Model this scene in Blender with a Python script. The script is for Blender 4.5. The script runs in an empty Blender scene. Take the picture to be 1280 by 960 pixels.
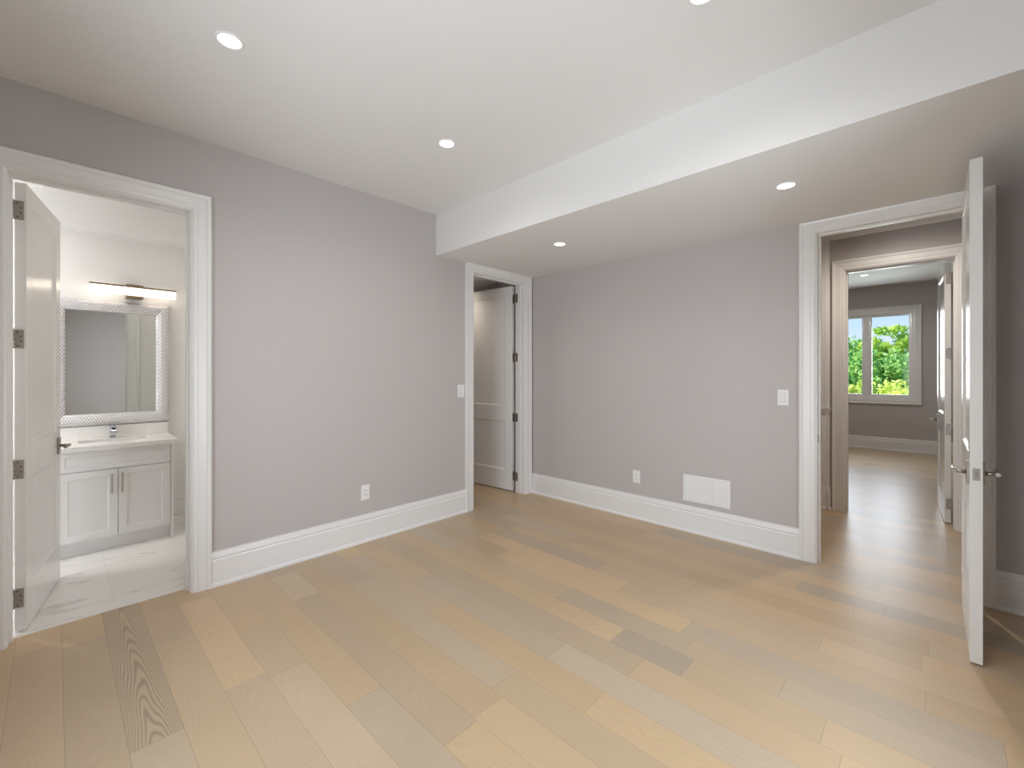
import bpy, bmesh, math, random
from mathutils import Vector, Matrix

random.seed(7)
scene = bpy.context.scene
COL = scene.collection
PI = math.pi


def R(d):
    return math.radians(d)


# ------------------------------------------------------------------ camera
F_PX = 548.0
YAW = math.atan2(525.0, F_PX)
cam_d = bpy.data.cameras.new('camera')
cam = bpy.data.objects.new('camera', cam_d)
COL.objects.link(cam)
cam.location = (0, 0, 1.40)
cam.rotation_euler = (PI / 2, 0, YAW)
cam_d.sensor_fit = 'HORIZONTAL'
cam_d.sensor_width = 36.0
cam_d.lens = F_PX / 1280.0 * 36.0
cam_d.shift_y = -13.5 / 1280.0
cam_d.clip_start = 0.02
cam_d.clip_end = 300
scene.camera = cam

# ------------------------------------------------------------------ light set-up
REAR_W = 76.0          # daylight of the window behind the camera
SIDE_W = 49.0          # daylight of the window right of the camera
FAR_W = 46.0          # daylight of the far room's window
BATH_W = 26.0          # daylight of the bathroom's frosted window
POT_W = 16.5           # one recessed lamp
BULK_POT_W = 3.6       # recessed lamps in the low bulkhead
SUN_E = 11.0
DAY = (0.85, 0.93, 1.0)
WARM = (1.0, 0.965, 0.915)

scene.view_settings.view_transform = 'Standard'
scene.view_settings.look = 'None'
scene.view_settings.gamma = 1.0
scene.view_settings.use_curve_mapping = False
scene.view_settings.exposure = 0.0
scene.cycles.use_denoising = True
scene.cycles.max_bounces = 14
scene.cycles.diffuse_bounces = 8
scene.cycles.glossy_bounces = 6
scene.cycles.transmission_bounces = 8
scene.cycles.transparent_max_bounces = 16
scene.cycles.sample_clamp_indirect = 6.0
scene.cycles.caustics_reflective = False
scene.cycles.caustics_refractive = False

world = bpy.data.worlds.new('sky')
scene.world = world
world.use_nodes = True
wn = world.node_tree
wn.nodes.clear()
w_out = wn.nodes.new('ShaderNodeOutputWorld')
w_bg = wn.nodes.new('ShaderNodeBackground')
w_tc = wn.nodes.new('ShaderNodeTexCoord')
w_sep = wn.nodes.new('ShaderNodeSeparateXYZ')
w_rmp = wn.nodes.new('ShaderNodeValToRGB')
wn.links.new(w_tc.outputs['Generated'], w_sep.inputs[0])
wn.links.new(w_sep.outputs['Z'], w_rmp.inputs[0])
wn.links.new(w_rmp.outputs[0], w_bg.inputs['Color'])
wn.links.new(w_bg.outputs[0], w_out.inputs['Surface'])
cr = w_rmp.color_ramp
cr.elements[0].position = 0.0
cr.elements[0].color = (0.80, 0.88, 1.0, 1)
cr.elements[1].position = 0.6
cr.elements[1].color = (0.20, 0.42, 0.90, 1)
e = cr.elements.new(0.13)
e.color = (0.44, 0.68, 1.0, 1)
w_bg.inputs['Strength'].default_value = 1.12

sun_d = bpy.data.lights.new('sun', 'SUN')
sun_d.energy = SUN_E
sun_d.angle = R(1)
sun_d.color = (1.0, 0.96, 0.88)
sun = bpy.data.objects.new('sun', sun_d)
COL.objects.link(sun)
sun.location = (-12, 16, 14)
sun.rotation_euler = Vector((0.62, 0.0, -0.78)).to_track_quat('-Z', 'Y').to_euler()


def area_lamp(name, loc, direction, sx, sy, watts, color):
    d = bpy.data.lights.new(name, 'AREA')
    d.shape = 'RECTANGLE'
    d.size, d.size_y = sx, sy
    d.energy = watts
    d.color = color
    o = bpy.data.objects.new(name, d)
    COL.objects.link(o)
    o.location = loc
    o.rotation_euler = Vector(direction).to_track_quat('-Z', 'Y').to_euler()
    return o


# daylight coming in through the three windows
area_lamp('daylight_side', (0.78, 1.77, 1.05), (-1, 0, 0), 1.75, 1.24, SIDE_W, DAY)
area_lamp('daylight_rear', (-1.20, -1.08, 1.25), (0, 1, 0), 1.45, 2.2, REAR_W, DAY)
area_lamp('daylight_far', (-0.88, 10.68, 1.73), (0, -1, -0.22), 1.30, 1.50, FAR_W, DAY)
area_lamp('daylight_bath', (-4.45, -1.58, 1.75), (0, 1, 0), 1.0, 1.3, BATH_W, (1.0, 0.98, 0.95))

# ------------------------------------------------------------------ dimensions
XL = -3.41          # left wall, room face
XLB = -3.54         # left wall, bathroom face
YB = 3.89           # back wall, room face
YBH = 4.02          # back wall, hall face
XR = 0.64           # right wall
YR = -0.92          # rear wall
H = 2.905           # ceiling
BZ = 2.52           # underside of the bulkhead
BY = 2.49           # front of the bulkhead
HALL2 = 5.547       # hall's far wall, hall face
HALL2B = 5.69
YF = 10.50          # far room's window wall
XB = -5.24          # bathroom's vanity wall
BATH0, BATH1 = -1.40, 1.55
DH = 2.435          # door opening height
CLZ = 2.56          # closet ceiling


# ------------------------------------------------------------------ materials
def lin(c):
    c = c / 255.0
    return c / 12.92 if c <= 0.04045 else ((c + 0.055) / 1.055) ** 2.4


def principled(name):
    m = bpy.data.materials.new(name)
    m.use_nodes = True
    nt = m.node_tree
    b = nt.nodes['Principled BSDF']
    return m, nt, b


def paint(name, col, rough=0.5, bump=0.02, scale=180, spec=0.5):
    m, nt, b = principled(name)
    b.inputs['Base Color'].default_value = (*col, 1)
    b.inputs['Roughness'].default_value = rough
    b.inputs['Specular IOR Level'].default_value = spec
    tc = nt.nodes.new('ShaderNodeTexCoord')
    n = nt.nodes.new('ShaderNodeTexNoise')
    n.inputs['Scale'].default_value = scale
    n.inputs['Detail'].default_value = 2
    bp = nt.nodes.new('ShaderNodeBump')
    bp.inputs['Strength'].default_value = bump
    bp.inputs['Distance'].default_value = 0.002
    nt.links.new(tc.outputs['Object'], n.inputs['Vector'])
    nt.links.new(n.outputs['Fac'], bp.inputs['Height'])
    nt.links.new(bp.outputs[0], b.inputs['Normal'])
    return m


def metal(name, col, rough):
    m, nt, b = principled(name)
    b.inputs['Base Color'].default_value = (*col, 1)
    b.inputs['Metallic'].default_value = 1.0
    tc = nt.nodes.new('ShaderNodeTexCoord')
    n = nt.nodes.new('ShaderNodeTexNoise')
    n.inputs['Scale'].default_value = 60
    mr = nt.nodes.new('ShaderNodeMapRange')
    mr.inputs['To Min'].default_value = rough * 0.85
    mr.inputs['To Max'].default_value = rough * 1.15
    nt.links.new(tc.outputs['Object'], n.inputs['Vector'])
    nt.links.new(n.outputs['Fac'], mr.inputs['Value'])
    nt.links.new(mr.outputs[0], b.inputs['Roughness'])
    return m


def glow(name, col, strength):
    m, nt, b = principled(name)
    b.inputs['Base Color'].default_value = (0.9, 0.9, 0.9, 1)
    b.inputs['Emission Color'].default_value = (*col, 1)
    b.inputs['Emission Strength'].default_value = strength
    return m


M_WALL = paint('grey_wall_paint', (0.51, 0.476, 0.466), 0.55, 0.03)
M_CEIL = paint('white_ceiling_paint', (0.775, 0.765, 0.75), 0.7, 0.02)
M_BATH = paint('white_bathroom_paint', (0.80, 0.785, 0.76), 0.55, 0.02)
M_TRIM = paint('white_trim_enamel', (0.80, 0.785, 0.77), 0.30, 0.0, 60)
M_DOOR = paint('white_door_enamel', (0.79, 0.775, 0.755), 0.22, 0.0, 40)
M_CAB = paint('white_cabinet_lacquer', (0.80, 0.79, 0.78), 0.3, 0.005, 60)
M_PLATE = paint('white_plastic', (0.82, 0.81, 0.79), 0.35, 0.0, 50)
M_DARK = paint('dark_slot', (0.03, 0.03, 0.03), 0.6, 0.0)
M_GAP = paint('grey_gap', (0.38, 0.37, 0.36), 0.6, 0.0)
M_SCREW = metal('screw_dark_steel', (0.16, 0.14, 0.13), 0.45)
M_NICKEL = metal('brushed_nickel', (0.47, 0.43, 0.39), 0.35)
M_HANDLE = metal('satin_nickel_lever', (0.36, 0.32, 0.28), 0.38)
M_PULL = metal('champagne_pull', (0.50, 0.45, 0.38), 0.35)
M_BRASS = metal('bronze_bar', (0.33, 0.25, 0.17), 0.38)
M_CHROME = metal('chrome', (0.66, 0.68, 0.72), 0.08)
M_MIRROR = metal('mirror_silver', (0.80, 0.83, 0.82), 0.005)
M_LENS = glow('lamp_lens', (1.0, 0.96, 0.90), 7.0)
M_TUBE = glow('vanity_diffuser', (1.0, 0.87, 0.72), 2.0)
M_RUBBER = paint('black_gasket', (0.02, 0.02, 0.02), 0.7, 0)


def mat_glass():
    m = bpy.data.materials.new('window_glass')
    m.use_nodes = True
    nt = m.node_tree
    nt.nodes.clear()
    out = nt.nodes.new('ShaderNodeOutputMaterial')
    tr = nt.nodes.new('ShaderNodeBsdfTransparent')
    gl = nt.nodes.new('ShaderNodeBsdfGlossy')
    gl.inputs['Roughness'].default_value = 0.0
    fr = nt.nodes.new('ShaderNodeFresnel')
    fr.inputs['IOR'].default_value = 1.2
    mx = nt.nodes.new('ShaderNodeMixShader')
    nt.links.new(fr.outputs[0], mx.inputs[0])
    nt.links.new(tr.outputs[0], mx.inputs[1])
    nt.links.new(gl.outputs[0], mx.inputs[2])
    nt.links.new(mx.outputs[0], out.inputs['Surface'])
    return m


M_GLASS = mat_glass()


def mat_frosted():
    m = bpy.data.materials.new('frosted_glass')
    m.use_nodes = True
    nt = m.node_tree
    nt.nodes.clear()
    out = nt.nodes.new('ShaderNodeOutputMaterial')
    tr = nt.nodes.new('ShaderNodeBsdfTransparent')
    tl = nt.nodes.new('ShaderNodeBsdfTranslucent')
    tl.inputs['Color'].default_value = (0.95, 0.97, 1.0, 1)
    mx = nt.nodes.new('ShaderNodeMixShader')
    mx.inputs[0].default_value = 0.4
    nt.links.new(tr.outputs[0], mx.inputs[1])
    nt.links.new(tl.outputs[0], mx.inputs[2])
    nt.links.new(mx.outputs[0], out.inputs['Surface'])
    return m


M_FROST = mat_frosted()


def math_node(nt, op, a=None, b=None, c=None):
    n = nt.nodes.new('ShaderNodeMath')
    n.operation = op
    for i, v in enumerate((a, b, c)):
        if v is None:
            continue
        if isinstance(v, (int, float)):
            n.inputs[i].default_value = v
        else:
            nt.links.new(v, n.inputs[i])
    return n.outputs[0]


def mix_col(nt, fac, a, b, mode='MIX'):
    n = nt.nodes.new('ShaderNodeMix')
    n.data_type = 'RGBA'
    n.blend_type = mode
    for sock, v in ((n.inputs[0], fac), (n.inputs[6], a), (n.inputs[7], b)):
        if isinstance(v, (int, float)):
            sock.default_value = v
        elif isinstance(v, tuple):
            sock.default_value = (*v, 1)
        else:
            nt.links.new(v, sock)
    return n.outputs[2]


def mat_oak():
    m, nt, b = principled('oak_planks')
    uv = nt.nodes.new('ShaderNodeUVMap')
    uv.uv_map = 'plank'
    sep = nt.nodes.new('ShaderNodeSeparateXYZ')
    nt.links.new(uv.outputs[0], sep.inputs[0])
    U, V = sep.outputs[0], sep.outputs[1]
    at = nt.nodes.new('ShaderNodeAttribute')
    at.attribute_name = 'tone'
    sc = nt.nodes.new('ShaderNodeSeparateColor')
    nt.links.new(at.outputs['Color'], sc.inputs[0])
    val, hue, seed = sc.outputs[0], sc.outputs[1], sc.outputs[2]
    # plank base colour
    base = mix_col(nt, hue, (0.555, 0.402, 0.240), (0.475, 0.382, 0.280))
    # cathedral rings
    cx = nt.nodes.new('ShaderNodeCombineXYZ')
    nt.links.new(math_node(nt, 'MULTIPLY', U, 1.3), cx.inputs[0])
    nt.links.new(math_node(nt, 'MULTIPLY', V, 9.0), cx.inputs[1])
    nt.links.new(math_node(nt, 'MULTIPLY', seed, 91.0), cx.inputs[2])
    n1 = nt.nodes.new('ShaderNodeTexNoise')
    n1.inputs['Scale'].default_value = 1.0
    n1.inputs['Detail'].default_value = 1.5
    nt.links.new(cx.outputs[0], n1.inputs['Vector'])
    vc = math_node(nt, 'SUBTRACT', V, math_node(nt, 'MULTIPLY_ADD', seed, 0.04, 0.045))
    par = math_node(nt, 'MULTIPLY', math_node(nt, 'MULTIPLY', vc, vc), 130.0)
    ph = math_node(nt, 'ADD', math_node(nt, 'MULTIPLY', U, -0.75), par)
    ph = math_node(nt, 'ADD', math_node(nt, 'MULTIPLY', ph, 62.0), math_node(nt, 'MULTIPLY', n1.outputs['Fac'], 62.0))
    ring = math_node(nt, 'SINE', ph)
    ring = math_node(nt, 'POWER', math_node(nt, 'MULTIPLY_ADD', ring, 0.5, 0.5), 2.2)
    # fine pores
    cx2 = nt.nodes.new('ShaderNodeCombineXYZ')
    nt.links.new(math_node(nt, 'MULTIPLY', U, 7.0), cx2.inputs[0])
    nt.links.new(math_node(nt, 'MULTIPLY', V, 190.0), cx2.inputs[1])
    nt.links.new(math_node(nt, 'MULTIPLY', seed, 37.0), cx2.inputs[2])
    n2 = nt.nodes.new('ShaderNodeTexNoise')
    n2.inputs['Scale'].default_value = 1.0
    n2.inputs['Detail'].default_value = 3
    nt.links.new(cx2.outputs[0], n2.inputs['Vector'])
    # soft large blotches
    tc = nt.nodes.new('ShaderNodeTexCoord')
    n3 = nt.nodes.new('ShaderNodeTexNoise')
    n3.inputs['Scale'].default_value = 2.6
    n3.inputs['Detail'].default_value = 2
    nt.links.new(tc.outputs['Object'], n3.inputs['Vector'])
    ringamt = math_node(nt, 'MULTIPLY_ADD', math_node(nt, 'GREATER_THAN', seed, 0.93), 0.30, 0.045)
    k = math_node(nt, 'SUBTRACT', 1.0, math_node(nt, 'MULTIPLY', ring, ringamt))
    k = math_node(nt, 'MULTIPLY', k, math_node(nt, 'MULTIPLY_ADD', n2.outputs['Fac'], 0.10, 0.95))
    k = math_node(nt, 'MULTIPLY', k, math_node(nt, 'MULTIPLY_ADD', n3.outputs['Fac'], 0.14, 0.93))
    k = math_node(nt, 'MULTIPLY', k, math_node(nt, 'MULTIPLY_ADD', val, 0.20, 0.90))
    # joints
    j = math_node(nt, 'MINIMUM', math_node(nt, 'GREATER_THAN', V, 0.0014), math_node(nt, 'GREATER_THAN', U, 0.0016))
    k = math_node(nt, 'MULTIPLY', k, math_node(nt, 'MULTIPLY_ADD', j, 0.42, 0.58))
    cc = nt.nodes.new('ShaderNodeCombineColor')
    for i in range(3):
        nt.links.new(k, cc.inputs[i])
    colr = mix_col(nt, 1.0, base, cc.outputs[0], 'MULTIPLY')
    nt.links.new(colr, b.inputs['Base Color'])
    nt.links.new(math_node(nt, 'MULTIPLY_ADD', n2.outputs['Fac'], 0.06, 0.31), b.inputs['Roughness'])
    b.inputs['Specular IOR Level'].default_value = 0.5
    bp = nt.nodes.new('ShaderNodeBump')
    bp.inputs['Strength'].default_value = 0.10
    bp.inputs['Distance'].default_value = 0.0012
    h = math_node(nt, 'ADD', math_node(nt, 'MULTIPLY', n2.outputs['Fac'], 0.5), j)
    nt.links.new(h, bp.inputs['Height'])
    nt.links.new(bp.outputs[0], b.inputs['Normal'])
    return m


M_OAK = mat_oak()


def mat_marble(name, tile=True, vein=1.0, base=(0.80, 0.785, 0.755), rough=0.12, sc=1.0):
    m, nt, b = principled(name)
    tc = nt.nodes.new('ShaderNodeTexCoord')
    mp = nt.nodes.new('ShaderNodeMapping')
    mp.inputs['Rotation'].default_value = (0.2, 0.3, R(-14))
    mp.inputs['Scale'].default_value = (2.3 * sc, 0.62 * sc, 1.0 * sc)
    nt.links.new(tc.outputs['Object'], mp.inputs['Vector'])
    n1 = nt.nodes.new('ShaderNodeTexNoise')
    n1.inputs['Scale'].default_value = 1.5
    n1.inputs['Detail'].default_value = 5
    n1.inputs['Roughness'].default_value = 0.45
    n1.inputs['Distortion'].default_value = 0.25
    nt.links.new(mp.outputs[0], n1.inputs['Vector'])
    d = math_node(nt, 'ABSOLUTE', math_node(nt, 'SUBTRACT', n1.outputs['Fac'], 0.5))
    v1 = nt.nodes.new('ShaderNodeMapRange')
    v1.inputs['From Min'].default_value = 0.0
    v1.inputs['From Max'].default_value = 0.016
    v1.inputs['To Min'].default_value = 1.0
    v1.inputs['To Max'].default_value = 0.0
    nt.links.new(d, v1.inputs['Value'])
    n2 = nt.nodes.new('ShaderNodeTexNoise')
    n2.inputs['Scale'].default_value = 1.9
    n2.inputs['Detail'].default_value = 3
    nt.links.new(tc.outputs['Object'], n2.inputs['Vector'])
    amt = nt.nodes.new('ShaderNodeMapRange')
    amt.inputs['From Min'].default_value = 0.42
    amt.inputs['From Max'].default_value = 0.72
    amt.inputs['To Min'].default_value = 0.22
    amt.inputs['To Max'].default_value = 0.9
    nt.links.new(n2.outputs['Fac'], amt.inputs['Value'])
    f = math_node(nt, 'MULTIPLY', math_node(nt, 'MULTIPLY', v1.outputs[0], amt.outputs[0]), vein)
    c = mix_col(nt, f, base, (0.40, 0.38, 0.35))
    if tile:
        sp = nt.nodes.new('ShaderNodeSeparateXYZ')
        nt.links.new(tc.outputs['Object'], sp.inputs[0])
        gy = math_node(nt, 'FRACT', math_node(nt, 'MULTIPLY_ADD', sp.outputs[1], 1 / 0.61, 10 - 0.255 / 0.61))
        gx = math_node(nt, 'FRACT', math_node(nt, 'MULTIPLY_ADD', sp.outputs[0], 1 / 1.22, 10 + 0.30))
        g = math_node(nt, 'MAXIMUM', math_node(nt, 'LESS_THAN', gy, 0.005), math_node(nt, 'LESS_THAN', gx, 0.0025))
        c = mix_col(nt, math_node(nt, 'MULTIPLY', g, 0.5), c, (0.62, 0.60, 0.56))
    nt.links.new(c, b.inputs['Base Color'])
    b.inputs['Roughness'].default_value = rough
    return m


M_TILE = mat_marble('marble_floor_tile')
M_QUARTZ = mat_marble('white_quartz', False, 0.35, (0.84, 0.82, 0.79), 0.15, 2.2)
M_CERAMIC = paint('white_ceramic', (0.82, 0.81, 0.79), 0.1, 0)


def mat_mosaic():
    m, nt, b = principled('silver_bead_mosaic')
    tc = nt.nodes.new('ShaderNodeTexCoord')
    sp = nt.nodes.new('ShaderNodeSeparateXYZ')
    nt.links.new(tc.outputs['Object'], sp.inputs[0])
    p = 0.0195          # bead pitch, hexagonal packing

    def lattice(off):
        u = math_node(nt, 'SUBTRACT', math_node(nt, 'FRACT', math_node(nt, 'MULTIPLY_ADD', sp.outputs[1], 1 / p, 50 + off)), 0.5)
        v = math_node(nt, 'SUBTRACT', math_node(nt, 'FRACT', math_node(nt, 'MULTIPLY_ADD', sp.outputs[2], 1 / (p * 1.732), 50 + off)), 0.5)
        v = math_node(nt, 'MULTIPLY', v, 1.732)
        return math_node(nt, 'SQRT', math_node(nt, 'ADD', math_node(nt, 'MULTIPLY', u, u), math_node(nt, 'MULTIPLY', v, v)))

    dist = math_node(nt, 'MINIMUM', lattice(0.0), lattice(0.5))
    rmp = nt.nodes.new('ShaderNodeValToRGB')
    rmp.color_ramp.elements[0].position = 0.30
    rmp.color_ramp.elements[0].color = (0.93, 0.92, 0.92, 1)
    rmp.color_ramp.elements[1].position = 0.52
    rmp.color_ramp.elements[1].color = (0.36, 0.34, 0.36, 1)
    nt.links.new(dist, rmp.inputs[0])
    nt.links.new(rmp.outputs[0], b.inputs['Base Color'])
    b.inputs['Metallic'].default_value = 0.35
    b.inputs['Roughness'].default_value = 0.18
    bp = nt.nodes.new('ShaderNodeBump')
    bp.invert = True
    bp.inputs['Strength'].default_value = 0.9
    bp.inputs['Distance'].default_value = 0.006
    nt.links.new(dist, bp.inputs['Height'])
    nt.links.new(bp.outputs[0], b.inputs['Normal'])
    return m


M_MOSAIC = mat_mosaic()


def mat_leaf(name, a, c):
    m, nt, b = principled(name)
    oi = nt.nodes.new('ShaderNodeTexCoord')
    n = nt.nodes.new('ShaderNodeTexNoise')
    n.inputs['Scale'].default_value = 1.6
    n.inputs['Detail'].default_value = 4
    nt.links.new(oi.outputs['Object'], n.inputs['Vector'])
    r = nt.nodes.new('ShaderNodeMapRange')
    r.inputs['From Min'].default_value = 0.35
    r.inputs['From Max'].default_value = 0.65
    nt.links.new(n.outputs['Fac'], r.inputs['Value'])
    colr = mix_col(nt, r.outputs[0], a, c)
    b.inputs['Roughness'].default_value = 0.55
    nt.links.new(colr, b.inputs['Base Color'])
    tl = nt.nodes.new('ShaderNodeBsdfTranslucent')
    nt.links.new(colr, tl.inputs['Color'])
    mx = nt.nodes.new('ShaderNodeMixShader')
    mx.inputs[0].default_value = 0.5
    nt.links.new(b.outputs[0], mx.inputs[1])
    nt.links.new(tl.outputs[0], mx.inputs[2])
    nt.links.new(mx.outputs[0], nt.nodes['Material Output'].inputs['Surface'])
    return m


M_LEAF_A = mat_leaf('leaf_green', (0.30, 0.52, 0.10), (0.55, 0.70, 0.14))
M_LEAF_B = mat_leaf('leaf_dark_green', (0.20, 0.46, 0.14), (0.40, 0.62, 0.18))
M_LEAF_C = mat_leaf('leaf_yellow_green', (0.55, 0.70, 0.16), (0.75, 0.80, 0.24))
M_BARK = paint('bark', (0.16, 0.12, 0.09), 0.9, 0.6, 12)
M_LAWN = paint('lawn', (0.16, 0.28, 0.06), 0.9, 0.8, 8)


# ------------------------------------------------------------------ mesh helpers
class MB:
    def __init__(self):
        self.v, self.f, self.mi, self.sm = [], [], [], []

    def quad(self, pts, mi=0, smooth=False):
        i = len(self.v)
        self.v += [tuple(p) for p in pts]
        self.f.append(tuple(range(i, i + len(pts))))
        self.mi.append(mi)
        self.sm.append(smooth)

    def box(self, x0, x1, y0, y1, z0, z1, mi=0, faces=None):
        x0, x1 = min(x0, x1), max(x0, x1)
        y0, y1 = min(y0, y1), max(y0, y1)
        z0, z1 = min(z0, z1), max(z0, z1)
        i = len(self.v)
        self.v += [(x0, y0, z0), (x1, y0, z0), (x1, y1, z0), (x0, y1, z0),
                   (x0, y0, z1), (x1, y0, z1), (x1, y1, z1), (x0, y1, z1)]
        fs = {'-z': (0, 3, 2, 1), '+z': (4, 5, 6, 7), '-y': (0, 1, 5, 4), '+x': (1, 2, 6, 5), '+y': (2, 3, 7, 6), '-x': (3, 0, 4, 7)}
        for k, q in fs.items():
            self.f.append(tuple(i + a for a in q))
            self.mi.append((faces or {}).get(k, mi))
            self.sm.append(False)
        return self

    def loft(self, rings, mi=0, smooth=False, closed=True, cap=False):
        n = len(rings[0])
        base = len(self.v)
        for r in rings:
            self.v += [tuple(p) for p in r]
        for a in range(len(rings) - 1):
            for k in range(n if closed else n - 1):
                k2 = (k + 1) % n
                self.f.append((base + a * n + k, base + a * n + k2, base + (a + 1) * n + k2, base + (a + 1) * n + k))
                self.mi.append(mi)
                self.sm.append(smooth)
        if cap:
            self.f.append(tuple(base + k for k in range(n - 1, -1, -1)))
            self.mi.append(mi)
            self.sm.append(False)
            o = base + (len(rings) - 1) * n
            self.f.append(tuple(o + k for k in range(n)))
            self.mi.append(mi)
            self.sm.append(False)
        return self

    def tube(self, pts, radii, seg=12, mi=0, cap=True):
        pts = [Vector(p) for p in pts]
        if isinstance(radii, (int, float)):
            radii = [radii] * len(pts)
        rings = []
        for i, p in enumerate(pts):
            t = (pts[min(i + 1, len(pts) - 1)] - pts[max(i - 1, 0)]).normalized()
            up = Vector((0, 0, 1)) if abs(t.z) < 0.9 else Vector((1, 0, 0))
            a = t.cross(up).normalized()
            b = t.cross(a).normalized()
            rings.append([p + (a * math.cos(2 * PI * k / seg) + b * math.sin(2 * PI * k / seg)) * radii[i] for k in range(seg)])
        return self.loft(rings, mi, True, True, cap)

    def lathe(self, prof, c=(0, 0, 0), seg=32, mi=0):
        rings = [[(c[0] + r * math.cos(2 * PI * k / seg), c[1] + r * math.sin(2 * PI * k / seg), c[2] + z) for k in range(seg)] for r, z in prof]
        return self.loft(rings, mi, True, True, False)

    def build(self, name, mats, parent=None, bevel=0, recalc=True):
        me = bpy.data.meshes.new(name)
        me.from_pydata(self.v, [], self.f)
        if not isinstance(mats, (list, tuple)):
            mats = [mats]
        for m in mats:
            me.materials.append(m)
        for p, mi, s in zip(me.polygons, self.mi, self.sm):
            p.material_index = mi
            p.use_smooth = s
        if recalc:
            bm = bmesh.new()
            bm.from_mesh(me)
            bmesh.ops.recalc_face_normals(bm, faces=bm.faces)
            bm.to_mesh(me)
            bm.free()
        o = bpy.data.objects.new(name, me)
        COL.objects.link(o)
        if parent:
            o.parent = parent
        if bevel:
            md = o.modifiers.new('bevel', 'BEVEL')
            md.width = bevel
            md.segments = 2
            md.limit_method = 'ANGLE'
            md.angle_limit = R(40)
        return o


def tag(o, label=None, cat=None, group=None, kind=None):
    if label:
        o['label'] = label
    if cat:
        o['category'] = cat
    if group:
        o['group'] = group
    if kind:
        o['kind'] = kind
    return o


def empty(name, loc, rz=0.0):
    o = bpy.data.objects.new(name, None)
    COL.objects.link(o)
    o.location = loc
    o.rotation_euler = (0, 0, rz)
    o.empty_display_size = 0.1
    return o


def copy_tree(o, parent=None):
    c = o.copy()
    COL.objects.link(c)
    if parent:
        c.parent = parent
    for ch in list(o.children):
        copy_tree(ch, c)
    return c


# ------------------------------------------------------------------ floor
def oak_floor():
    ROW, Y0 = 0.1645, 0.19
    regions = [(XL, XR, YR, YBH), (-2.6, 1.3, YBH, HALL2), (-2.6, 0.7, HALL2, YF)]
    strips = [(-0.66, 0.21)]
    verts, faces, uvs, tones = [], [], [], []
    rnd = random.Random(21)
    forced = {  # row -> list of (x0, x1, value, hue, seed)
        0: [(-3.50, -2.13, 0.30, 0.55, 0.97)],
        11: [(-1.215, -0.84, -0.05, 1.0, 0.30)],
    }
    r0 = int(math.floor((YR - Y0) / ROW))
    r1 = int(math.ceil((YF - Y0) / ROW))
    for r in range(r0, r1):
        ya, yb = Y0 + r * ROW, Y0 + (r + 1) * ROW
        segs = []
        x = -5.6 - rnd.random() * 1.2
        while x < 1.6:
            L = rnd.choice([0.45, 0.6, 0.8, 1.0, 1.2, 1.4, 1.6]) * (0.9 + 0.2 * rnd.random())
            segs.append([x, x + L, min(1, max(0, rnd.gauss(0.5, 0.26))), rnd.random() ** 1.6, rnd.random() * 0.93 if rnd.random() > 0.012 else 0.96])
            x += L
        for f in forced.get(r, []):
            out = []
            for s in segs:
                if s[1] <= f[0] or s[0] >= f[1]:
                    out.append(s)
                    continue
                if s[0] < f[0]:
                    out.append([s[0], f[0]] + s[2:])
                if s[1] > f[1]:
                    out.append([f[1], s[1]] + s[2:])
            segs = sorted(out + [list(f)])
        # every place where the boards of this row are laid
        for s in segs:
            for (xa, xb, y0, y1) in cells(ya, yb):
                a, b = max(s[0], xa), min(s[1], xb)
                c, d = max(ya, y0), min(yb, y1)
                if b - a < 1e-4 or d - c < 1e-4:
                    continue
                i = len(verts)
                verts += [(a, c, 0), (b, c, 0), (b, d, 0), (a, d, 0)]
                faces.append((i, i + 1, i + 2, i + 3))
                uvs += [(a - s[0], c - ya), (b - s[0], c - ya), (b - s[0], d - ya), (a - s[0], d - ya)]
                tones.append((s[2], s[3], s[4], 1))
    nb = len(faces)
    # sub-floor slab under the boards
    mb = MB()
    for (xa, xb, y0, y1) in FLOOR_RECTS:
        mb.box(xa, xb, y0, y1, -0.06, -0.002)
    off = len(verts)
    verts += mb.v
    faces += [tuple(off + k for k in f) for f in mb.f]
    for f in mb.f:
        uvs += [(0.5, 0.05)] * 4
        tones.append((0.5, 0.5, 0.5, 1))
    me = bpy.data.meshes.new('floor')
    me.from_pydata(verts, [], faces)
    me.materials.append(M_OAK)
    me.uv_layers.new(name='plank')
    me.attributes.new('tone', 'FLOAT_COLOR', 'FACE')
    ul, ca = me.uv_layers['plank'], me.attributes['tone']
    for k in range(len(uvs)):
        ul.data[k].uv = uvs[k]
    for k in range(len(tones)):
        ca.data[k].color = tones[k]
    o = bpy.data.objects.new('floor', me)
    COL.objects.link(o)
    tag(o, 'pale brown oak plank floor running through the room and into the hall', 'floor', kind='structure')


FLOOR_RECTS = [
    (XL, XR, YR, YB),
    (-3.50, XL, -0.17, 0.61),          # bathroom doorway, up to the tile
    (-5.2, XL, 2.97, 3.76),            # closet doorway and closet
    (-5.2, XLB, 2.3, 2.97), (-5.2, XLB, 3.76, 3.95),
    (-0.64, 0.19, YB, YBH),            # main doorway
    (-2.6, 1.3, YBH, HALL2),           # hall
    (-0.66, 0.17, HALL2, HALL2B),      # second doorway
    (-2.6, 0.7, HALL2B, YF),           # far room
]


def cells(ya, yb):
    return [r for r in FLOOR_RECTS if r[2] < yb and r[3] > ya]


oak_floor()

b = MB()
b.box(XB - 0.1, -3.50, -0.17, 0.61, -0.06, 0.0)
b.box(XB - 0.1, XLB, BATH0, -0.17, -0.06, 0.0)
b.box(XB - 0.1, XLB, 0.61, BATH1, -0.06, 0.0)
tag(b.build('floor_bathroom', M_TILE), 'white marble tile floor with grey veins inside the bathroom', 'floor', kind='structure')


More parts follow.
